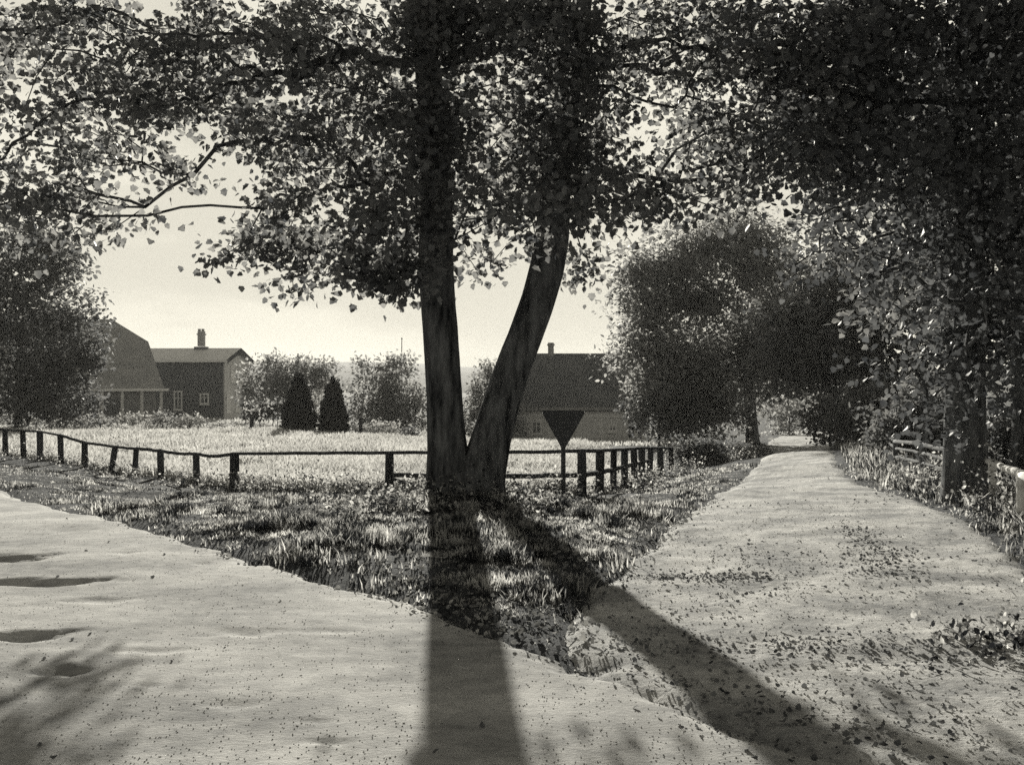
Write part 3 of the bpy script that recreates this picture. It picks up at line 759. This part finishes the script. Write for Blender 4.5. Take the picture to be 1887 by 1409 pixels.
def two_storey():
    c = W(412, 770, 109)
    x, y = c[0], c[1]; zg = -1.9
    b = thing("gabled_house", "two-storey house with low light grey roof, dark brick side and pale gable front", "house", (x, y, zg), R(-4))
    L, D, hw, rise = 8.6, 7.6, 5.75, 1.05   # local: near right corner at the origin, body to -X and +Y
    mb = MB(); mb.box(-L, 0, 0, D, -.4, hw); mb.build("wall", M['brick'], b)
    mb = MB(); mb.prism([(.003, 0.0, -.4), (.003, D, -.4), (.003, D, hw), (.003, D / 2, hw + rise), (.003, 0.0, hw)], (0, 0, 0), (.12, 0, 0))
    gw = mb.build("gable_wall", M['plaster'], b); gw['label'] = "pale plastered gable front"
    o = .45; e = -o * rise / (D / 2)
    mb = MB()
    mb.slab([(-L - .3, -o, hw + e + .12), (.5, -o, hw + e + .12), (.5, D / 2, hw + rise + .12), (-L - .3, D / 2, hw + rise + .12)], .12)
    mb.slab([(.5, D + o, hw + e + .12), (-L - .3, D + o, hw + e + .12), (-L - .3, D / 2, hw + rise + .12), (.5, D / 2, hw + rise + .12)], .12)
    rf = mb.build("roof", M['lit_roof'], b)
    mb = MB(); mb.box(-L - .3, .5, -o - .14, -o - .003, hw + e - .16, hw + e + .12); mb.build("eaves_board", M['white'], rf)
    mb = MB()
    for s in (0, 1):
        y0, z0 = (-o, hw + e + .02) if s == 0 else (D + o, hw + e + .02)
        mb.prism([(.503, y0, z0 - .28), (.503, y0, z0 + .1), (.503, D / 2, hw + rise + .1), (.503, D / 2, hw + rise - .28)], (0, 0, 0), (.06, 0, 0))
    mb.build("bargeboard", M['wood'], rf)
    mb = MB(); mb.prism([(.13, D * .28, hw + rise * .56 - .15), (.13, D * .72, hw + rise * .56 - .15), (.13, D / 2, hw + rise - .12)], (0, 0, 0), (.05, 0, 0)); mb.build("gable_boarding", M['wood'], gw)
    mb = MB(); mb.box(-4.0, -2.8, D / 2 - .6, D / 2 + .2, hw + rise * .6, hw + rise + .25); ch0 = mb.build("chimney_base", M['brick'], rf)
    mb = MB(); mb.box(-3.7, -3.1, D / 2 - .45, D / 2 + .1, hw + rise + .3, hw + rise + 1.75); mb.box(-3.78, -3.02, D / 2 - .53, D / 2 + .18, hw + rise + 1.4, hw + rise + 1.52)
    mb.box(-3.68, -3.48, D / 2 - .4, D / 2 - .1, hw + rise + 1.75, hw + rise + 2.0); mb.box(-3.32, -3.12, D / 2 - .4, D / 2 - .1, hw + rise + 1.75, hw + rise + 2.0)
    mb.build("chimney", M['chim'], rf)
    window(b, -1.85, 1.55, .75, .9, 'y', 0)
    window(b, -4.4, 1.0, .7, 1.7, 'y', 0)
    for yy in (2.3, 5.2): window(b, yy, 3.65, .95, 1.5, 'x', .123, 'sky_pane')
    for yy in (.95, 3.7, 5.9): window(b, yy, .75, 1.0, 1.9, 'x', .123, 'sky_pane')
two_storey()

def farmhouse():
    d = 77.0
    xl, xr = W(928, 0, d)[0], W(1196, 0, d)[0]
    zg = -2.35; he = W(0, 752, d)[2] - zg; zr = W(0, 651, d + 4)[2] - zg
    b = thing("low_farmhouse", "low farmhouse with a steep dark hipped roof behind the leaning stem", "house", (xl, d, zg), 0)
    L = xr - xl; D = 8.0; o = .35
    mb = MB(); mb.box(0, L, 0, D, -.4, he - .05); mb.build("wall", M['wallmid'], b)
    hp = 1.0
    a = [(-o, -o, he), (L + o, -o, he), (L + o, D + o, he), (-o, D + o, he)]
    r0, r1 = (hp, D / 2, zr), (L - hp * .6, D / 2, zr)
    mb = MB()
    mb.slab([a[0], a[1], r1, r0], .25); mb.slab([a[2], a[3], r0, r1], .25); mb.slab([a[1], a[2], r1], .25); mb.slab([a[3], a[0], r0], .25)
    rf = mb.build("roof", M['thatch'], b)
    mb = MB(); mb.box(-o, L + o, -o - .1, -o - .003, he - .14, he + .06); mb.build("gutter", M['chim'], rf)
    mb = MB(); mb.box(0.01, L - .02, -.06, -.003, he - .62, he - .42); mb.build("frieze_board", M['white'], b)
    mb = MB(); mb.box(3.1, 3.5, D / 2 - .25, D / 2 + .25, zr - .35, zr + .75); mb.box(3.04, 3.56, D / 2 - .31, D / 2 + .31, zr + .55, zr + .66); mb.build("chimney", M['chim'], rf)
    mb = MB(); xx = W(1108, 0, d)[0] - xl; mb.box(xx - .16, xx + .16, -.05, -.003, he - 1.75, he - .66); mb.build("door", M['white'], b)
    mb = MB(); xx = W(1171, 0, d)[0] - xl; mb.box(xx - .12, xx + .12, -.5, -.26, -.3, he - .26); mb.build("porch_post", M['white'], b)
    window(b, 7.3, .75, .45, .4, 'y', 0); window(b, 2.2, .6, .6, .8, 'y', 0)
    mb = MB(); mb.box(8.35, 9.1, -.04, -.003, 0, he - .66); mb.build("door", M['brick'], b)
farmhouse()

# flagpole beyond the garden
p = W(740, 625, 92); zb = hz(p[0], 92)
t = thing("flagpole", "thin bare pole rising above the rounded bushy tree", "pole", (p[0], 92, zb))
mb = MB(); mb.loft([(0, 0, -.2), (0, 0, 4), (.02, 0, p[2] - zb)], [.06, .05, .03], 8); mb.build("mast", M['wood'], t, True)
mb = MB(); mb.loft([(.02, 0, p[2] - zb), (.02, 0, p[2] - zb + .06), (.02, 0, p[2] - zb + .12)], [.04, .07, .03], 8); mb.build("finial", M['wood'], t, True)

# pale garden lane in front of the house and two garden posts
la = np.array([W(380, 779, 72), W(440, 782, 72), W(520, 786, 72)])
xs = np.linspace(W(385, 0, 76)[0], W(535, 0, 76)[0], 40); yv = np.linspace(71, 80, 14)
XL, YL = np.meshgrid(xs, yv); YL = YL + .4 * np.sin(XL * .7)
tag(obj("garden_path", mesh_from("garden_path", np.stack([XL.ravel(), YL.ravel(), (Hg(XL, YL) + .03).ravel()], 1), [grid_faces(*XL.shape)]), M['road']), "pale lane in front of the gabled house", "path", kind='structure')
for px, lab in ((464, "short dark post left of the first conifer"), (664, "short dark post right of the second conifer")):
    p = W(px, 0, 58); zb = hz(p[0], 58)
    mb = MB(); mb.loft([(0, 0, -.1), (0, 0, .5), (.02, 0, .95), (.02, 0, 1.0)], [.11, .1, .1, .05], 8, .08, px, .6)
    o = mb.build("garden_post", M['wood']); o.location = (p[0], 58, zb); tag(o, lab, "post", "garden posts at the field edge")

# ------------------------------------------------------------------ field fence
def fence_post(parent, x, y, h, r, base, seed, lean=(0, 0), m='wood', sq=.55):
    z = hz(x, y); mb = MB()
    p = [np.array([x, y, z - .25]), np.array([x + lean[0] * .3, y, z + h * .3]), np.array([x + lean[0] * .8, y + lean[1], z + h * .8]), np.array([x + lean[0], y + lean[1], z + h - .03]), np.array([x + lean[0], y + lean[1], z + h])]
    mb.loft([q - base for q in p], [r * 1.05, r, r * .97, r * .95, r * .7], 8, .06, seed, sq)
    mb.build("post", M[m], parent)
    return p[-1]
def rail(parent, pts, r, base, seed, m='wood', sides=8):
    mb = MB(); q = tube_path(np.array(pts), max(8, 6 * len(pts))) if len(pts) > 2 else np.linspace(pts[0], pts[1], 8)
    q = q + np.random.default_rng(seed).normal(0, r * .12, q.shape)
    mb.loft([v - base for v in q], r, sides, .08, seed)
    mb.build("rail", M[m], parent, True)
A_ = np.array([-5.79, 24.0]); B_ = np.array([-15.5, 35.3]); C_ = np.array([1.23, 20.2]); E_ = np.array([4.6, 33.2])
def on_line(px, P, Q):
    t = (px - CX) / FPX            # x = t*y
    d = Q - P
    s = (t * P[1] - P[0]) / (d[0] - t * d[1])
    return P + s * d
fb = np.array([A_[0], A_[1], hz(*A_)])
fence = thing("post_and_rail_fence", "dark low post and rail fence bordering the field behind the twin tree", "fence", tuple(fb))
tops = []
for i, (px, py) in enumerate([(-75, 782), (-35, 786), (10, 790), (43, 792), (74, 793), (113, 800), (156, 813), (205, 821), (248, 824), (297, 828), (363, 834)]):
    q = on_line(px, A_, B_); z = W(px, py, q[1])[2]
    h = np.clip(z - hz(*q), .6, .95)
    tops.append(fence_post(fence, q[0], q[1], h, .095 if px in (74,) else .075, fb, i, ((rng.normal(0, .03) if px != 205 else .1), 0)))
corner = fence_post(fence, A_[0], A_[1], W(432, 833, 24)[2] - hz(*A_), .105, fb, 40)
tops.append(corner)
dz = np.array([0, 0, .03])
for i in range(len(tops) - 1):
    a, b = tops[i] - dz, tops[i + 1] - dz
    if i < 5: continue
    mid = (a + b) / 2 - np.array([0, 0, .03 if i < 10 else .06])
    rail(fence, [a, mid, b] if i > 8 else [a, b], .035, fb, 100 + i)
rail(fence, [tops[0] - dz, tops[2] - dz], .03, fb, 98); rail(fence, [tops[2] - dz, tops[4] - dz], .03, fb, 99); rail(fence, [tops[4] - dz, tops[5] - dz], .03, fb, 97)
front = [corner]
for px, py in ((718, 831), (872, 831)):
    q = on_line(px, A_, C_); front.append(fence_post(fence, q[0], q[1], W(px, py, q[1])[2] - hz(*q), .075, fb, px))
cpost = fence_post(fence, C_[0], C_[1], W(1073, 827, C_[1])[2] - hz(*C_), .085, fb, 41)
front.append(cpost)
for i in range(3):
    rail(fence, [front[i] - dz, front[i + 1] - dz], .034, fb, 120 + i)
low = np.array([0, 0, .46])
for i in (1, 2):
    rail(fence, [front[i] - low, front[i + 1] - low], .045, fb, 130 + i)
q1 = on_line(790, A_, C_); z1 = hz(*q1)
rail(fence, [front[1] - np.array([0, 0, .52]), np.array([q1[0], q1[1] - .1, z1 + .1])], .03, fb, 140)
rt = [cpost]
for i, (px, py) in enumerate([(1104, 827), (1130, 826), (1151, 825), (1170, 824), (1183, 823), (1197, 823), (1218, 823), (1237, 823)]):
    q = on_line(px, C_, E_); h = np.clip(W(px, py, q[1])[2] - hz(*q), .6, 1.0)
    rt.append(fence_post(fence, q[0], q[1], h, .075 if i % 2 else .085, fb, 60 + i, (rng.normal(0, .03), 0)))
for i in range(len(rt) - 1):
    rail(fence, [rt[i] - dz, rt[i + 1] - dz], .036, fb, 150 + i)
    if i < 6: rail(fence, [rt[i] - low * (1 - .04 * i), rt[i + 1] - low * (1 - .04 * (i + 1))], .048, fb, 170 + i)

# pale rail fence on the right verge
fr_pts = [(8.9, 27.5), (8.0, 24.0), (7.35, 20.6), (6.9, 17.6), (6.33, 15.15), (5.62, 12.7), (5.05, 10.6)]
rb = np.array([6.33, 15.15, hz(6.33, 15.15)])
rf = thing("pale_rail_fence", "bleached timber rail fence running along the right verge behind the thick trunk", "fence", tuple(rb))
rtop = []
for i, (x, y) in enumerate(fr_pts):
    h = .58 if y > 16 else .60
    rtop.append(fence_post(rf, x, y, h, .05, rb, 200 + i, (0, 0), 'shaded_wood' if y > 17 else 'palewood', .5))  # same timber throughout; darker past the trunk, shade put into the colour
for i in range(len(rtop) - 1):
    o = np.array([0, 0, .05])
    rail(rf, [rtop[i] - o, rtop[i + 1] - o], .045, rb, 210 + i, 'shaded_wood' if i < 3 else 'palewood')
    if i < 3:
        for kk in (.2, .38): rail(rf, [rtop[i] - np.array([0, 0, kk]), rtop[i + 1] - np.array([0, 0, kk])], .03, rb, 220 + i * 3 + int(kk * 10), 'shaded_wood')

# ------------------------------------------------------------------ warning sign seen from behind
sd_ = 19.6
sx = W(1038, 0, sd_)[0]; sz = hz(sx, sd_)
sg = thing("triangular_road_sign", "triangular road sign pointing down on a slim post, seen from behind", "road sign", (sx, sd_, sz))
ztop = W(0, 757, sd_)[2] - sz; s_ = 80 / FPX * sd_
tri = []
apex = [(-s_ / 2, ztop), (s_ / 2, ztop), (0, ztop - s_ * .90)]
for i in range(3):
    p0, p, p1 = (np.array(apex[(i + k) % 3]) for k in (-1, 0, 1))
    a = p + (p0 - p) / np.linalg.norm(p0 - p) * .06; b = p + (p1 - p) / np.linalg.norm(p1 - p) * .06
    for f in np.linspace(0, 1, 5): tri.append((1 - f) ** 2 * a + 2 * f * (1 - f) * p + f ** 2 * b)
def plate(name, y0, y1, sc, m, par):
    c = np.mean(tri, axis=0); mb = MB()
    mb.prism([(float(c[0] + (q[0] - c[0]) * sc), y0, float(c[1] + (q[1] - c[1]) * sc)) for q in tri], (0, y0, 0), (0, y1, 0))
    return mb.build(name, m, par)
pl = plate("sign_plate", -.052, -.046, 1.0, M['metal'], sg)
plate("sign_face", -.0455, -.043, .72, M['signface'], pl)
mb = MB()
for i in range(len(tri)):
    a, b = tri[i], tri[(i + 1) % len(tri)]
    mb.loft([(a[0], -.05, a[1]), (b[0], -.05, b[1])], .011, 6)
mb.build("rim", M['metal'], pl)
mb = MB(); mb.loft([(0, 0, -.3), (0, 0, .6), (0, 0, ztop - .08)], .042, 12, 0); mb.build("post", M['metal'], sg, True)
for zz in (ztop - .14, ztop - .42):
    mb = MB(); mb.box(-.07, .07, -.0455, .05, zz - .02, zz + .02); mb.build("clamp", M['metal'], pl)

# ------------------------------------------------------------------ grass, weeds and fallen leaves
def blades(name, x, y, h, w, mtl, r, label, lean=.35):
    n = len(x); z = surf(x, y) - .02
    th = r.uniform(0, 6.283, n); tl = r.uniform(0, lean * 2, n) * h; ld = r.uniform(0, 6.283, n)
    sx, sy = np.cos(th) * w / 2, np.sin(th) * w / 2
    lx, ly = np.cos(ld) * tl, np.sin(ld) * tl
    V = np.zeros((n, 5, 3))
    V[:, 0] = np.stack([x - sx, y - sy, z], 1); V[:, 1] = np.stack([x + sx, y + sy, z], 1)
    V[:, 2] = np.stack([x + sx * .8 + lx * .3, y + sy * .8 + ly * .3, z + h * .55], 1); V[:, 3] = np.stack([x - sx * .8 + lx * .3, y - sy * .8 + ly * .3, z + h * .55], 1)
    V[:, 4] = np.stack([x + lx, y + ly, z + h * .97], 1)
    k = np.arange(n)[:, None] * 5
    o = obj(name, mesh_from(name, V.reshape(-1, 3), [k + np.array([0, 1, 2, 3]), k + np.array([3, 2, 4])], False), mtl)
    return tag(o, label, "grass", kind='stuff')
def behind_fence(x, y):
    """metres beyond the fence line"""
    f1 = A_[1] + (x - A_[0]) * (B_[1] - A_[1]) / (B_[0] - A_[0]); f2 = A_[1] + (x - A_[0]) * (C_[1] - A_[1]) / (C_[0] - A_[0])
    return np.where(x < A_[0], y - f1, np.where(x < C_[0], y - f2, y - (C_[1] + (x - C_[0]) * (E_[1] - C_[1]) / (E_[0] - C_[0]))))
def sample_view(n, y0, y1, r, k=.56, power=1.0, x0=None, x1=None):
    y = y0 + (y1 - y0) * r.random(n) ** power
    x = r.uniform(-1, 1, n) * (k * y + .5)
    if x0 is not None: x = r.uniform(x0, x1, n)
    return x, y
r = np.random.default_rng(77)
# verge between the roads
x, y = sample_view(560000, 6, 30, r, .5, 1.0)
s = road_sd(x, y); bf = behind_fence(x, y)
d1 = fbm(x, y, 1.1, 60); d2 = fbm(x, y, 4.0, 61)
keep = (s < .32 - .6 * np.sqrt(r.random(len(s)))) & (bf < .4) & (r.random(len(s)) < np.clip((d1 * .7 + d2 * .6 - .46) * 4.0, .16, 1) * np.clip(16 / y, .3, 1)) & (x < 7)
x, y, d1 = x[keep], y[keep], d1[keep]
h = (.03 + .22 * np.clip(fbm(x, y, 1.7, 64) - .45, 0, .35)) * r.uniform(.5, 1.9, len(x)) * np.clip(1.2 - np.maximum(0, 9 - y) * .3, .45, 1.2) * (1 - .45 * sstep(15.5, 17, y))
blades("verge_grass", x, y, h, .008 + .0007 * y, M['turf'], r, "rough tufted grass on the verge round the twin tree")
# right verge
x, y = sample_view(80000, 3, 46, r, .5, 1.0); x = np.abs(x) + r.uniform(0, 4, len(x))
s = road_sd(x, y)
keep = (s < -.05 - .2 * r.random(len(s))) & (x > np.maximum(3.4, 4 + (y - 10) * .14)) & (x < .5 * y + 4)
x, y = x[keep], y[keep]
blades("shaded_verge_grass", x, y, r.uniform(.08, .28, len(x)), .012 + .0008 * y, M['turf'], r, "shaded grass bank on the right side of the track")
# meadow
x, y = sample_view(260000, 19, 64, r, .52, 1.35)
bf = behind_fence(x, y); s = road_sd(x, y)
keep = (bf > .15) & (s < -.4) & ~((x > 4.2) & (y > 30))
x, y = x[keep], y[keep]
m1 = fbm(x, y, .35, 66)
blades("meadow", x, y, (.10 + .36 * np.clip(m1 - .15, 0, 1)) * r.uniform(.5, 1.6, len(x)), .012 + .0011 * y, M['meadow'], r, "tall pale meadow grass in the fenced field", .5)
# farther lawn up to the houses
x, y = sample_view(60000, 60, 108, r, .5, 1.3); keep = x < .1 * y + 3
x, y = x[keep], y[keep]
blades("lawn", x, y, r.uniform(.1, .3, len(x)), .03 + .0012 * y, M['meadow'], r, "pale lawn in front of the houses", .5)
# leafy weeds along the fence foot and verges
cl = []
for _ in range(150):
    t = r.random(); P = A_ * (1 - t) + C_ * t; cl.append((P[0], P[1] - r.uniform(-.5, .9), r.uniform(.1, .35)))
for _ in range(60):
    t = r.random(); P = A_ * (1 - t) + B_ * t; cl.append((P[0], P[1] - r.uniform(-.4, 1.2), r.uniform(.08, .25)))
for _ in range(60):
    t = r.random(); P = C_ * (1 - t) + E_ * t; cl.append((P[0] + r.uniform(-.2, 1.2), P[1], r.uniform(.1, .35)))
for _ in range(70): cl.append((r.uniform(-2.2, .8), r.uniform(13.5, 17), r.uniform(.06, .25)))
for _ in range(55):
    yy = r.uniform(12.5, 19); cl.append((np.interp(yy, PR[:, 1], PR[:, 0]) + r.uniform(.05, 1.0), yy, r.uniform(.1, .5)))
for _ in range(16): cl.append((r.uniform(2.85, 3.5), r.uniform(6.7, 7.4), r.uniform(.02, .12)))
for _ in range(160): yy = r.uniform(30, 56); cl.append((np.interp(yy, PL[:, 1], PL[:, 0]) - r.uniform(.3, 5), yy, r.uniform(.2, .6)))
cl = np.array(cl); zc = Hg(cl[:, 0], cl[:, 1])
C = np.stack([cl[:, 0], cl[:, 1], zc + cl[:, 2] * .6], 1)
k = np.repeat(np.arange(len(C)), 34)
o = r.normal(0, 1, (len(k), 3)); o *= np.array([.17, .17, .5]) * np.stack([np.ones(len(k)), np.ones(len(k)), cl[k, 2]], 1)
P = C[k] + o; P[:, 2] = np.maximum(P[:, 2], Hg(P[:, 0], P[:, 1]) + .01)
tag(obj("weeds", leaves_mesh("weeds", P, .06, r, OVAL, down=-.3), M['turf']), "leafy weeds along the fence foot and the verges", "weeds", kind='stuff')
# fallen leaves
def litter(name, n, mtl, size, pick, label):
    x, y = pick(n); z = surf(x, y) + .014
    P = np.stack([x, y, z], 1); m = len(P)
    me = leaves_mesh(name, P, size, r, LOBED, down=0.0, flat=2.5, var=(.35, 1.6))
    return tag(obj(name, me, mtl), label, "leaves", kind='stuff')
def pick_dark(n):
    x1, y1 = sample_view(n * 4, 4.6, 24, r, .5, 1.3)
    sB = sdist(polyB, x1, y1); dd = fbm(x1, y1, 1.0, 90)
    k = (sB > -.2) & (r.random(len(x1)) < np.clip((dd - .42) * 3.2, .02, 1) * np.clip(1.3 - (y1 - 9) * .07, .12, 1))
    x1, y1 = x1[k], y1[k]
    # thick drifts along the right wheel track
    m = 520; t = r.random(m); xa = np.interp(t, [0, .5, 1], [3.9, 3.55, 3.1]) + r.normal(0, .16, m); ya = np.interp(t, [0, .5, 1], [13.2, 11, 9.4]) + r.normal(0, .3, m)
    m2 = 300; t = r.random(m2); xb = 1.1 + t * 1.0 + r.normal(0, .1, m2); yb = 9.65 + r.normal(0, .12, m2)
    m4 = 420; yd = r.uniform(4.9, 8.2, m4); xd = np.interp(yd, E1[::-1, 1], E1[::-1, 0]) + r.normal(.12, .2, m4)
    m3 = 500; xc = r.uniform(.6, 3.2, m3); yc = 7.3 - .12 * xc + r.normal(0, .22, m3)
    x2, y2 = sample_view(n // 40, 4.6, 14, r, .5); kk = sdist(polyA, x2, y2) > .1
    x3, y3 = sample_view(n, 7, 17, r, .3); k3 = (np.abs(road_sd(x3, y3)) < .35)
    return np.concatenate([x1, xa, xb, xc, xd, x2[kk], x3[k3]]), np.concatenate([y1, ya, yb, yc, yd, y2[kk], y3[k3]])
litter("fallen_leaves", 3600, M['litter'], .023, pick_dark, "dark fallen leaves scattered over the sandy track")
def pick_pale(n):
    x, y = sample_view(n * 3, 6.8, 17, r, .22); s = road_sd(x, y)
    k = (s < .3) & (fbm(x, y, 1.3, 95) > .5); return x[k], y[k]
litter("pale_leaf_litter", 2600, M['litter_pale'], .034, pick_pale, "pale curled leaf litter on the verge below the twin tree")
# grit on the roads
n = 14000
x, y = sample_view(n, 4.6, 16, r, .48, 1.6); s = road_sd(x, y); k = s > .15; x, y = x[k], y[k]
sA = sdist(polyA, x, y)
z = surf(x, y)
ico = np.array([(0, 0, 1), (.9, 0, .3), (.28, .85, .3), (-.72, .53, .3), (-.72, -.53, .3), (.28, -.85, .3), (0, 0, -1)], float)
tri_f = np.array([(0, 1, 2), (0, 2, 3), (0, 3, 4), (0, 4, 5), (0, 5, 1), (6, 2, 1), (6, 3, 2), (6, 4, 3), (6, 5, 4), (6, 1, 5)])
sz = r.gamma(2.0, .004, len(x)).clip(.002, .006) * np.where(sA > .15, .8, 1.4)
V = np.stack([x, y, z], 1)[:, None, :] + sz[:, None, None] * (ico[None] * r.uniform(.6, 1.3, (len(x), 7, 1)))
F = (np.arange(len(x)) * 7)[:, None, None] + tri_f[None]
tag(obj("gravel", mesh_from("gravel", V.reshape(-1, 3), [F.reshape(-1, 3)], False), M['path']), "loose grit scattered on the two roads", "gravel", kind='stuff')

# ------------------------------------------------------------------ air
HZ = bpy.data.materials.new("haze_air"); HZ.use_nodes = True
t = HZ.node_tree; t.nodes.clear()
ho = t.nodes.new("ShaderNodeOutputMaterial"); pv = t.nodes.new("ShaderNodeVolumePrincipled")
pv.inputs['Color'].default_value = (.93, .92, .88, 1); pv.inputs['Density'].default_value = 0.00028; pv.inputs['Anisotropy'].default_value = 0.2
t.links.new(pv.outputs[0], ho.inputs['Volume'])
mb = MB(); mb.box(-1400, 1400, -40, 1560, -14, 42)
tag(mb.build("haze", HZ), "thin pale haze that softens the far houses and ridge", "haze", kind='stuff')
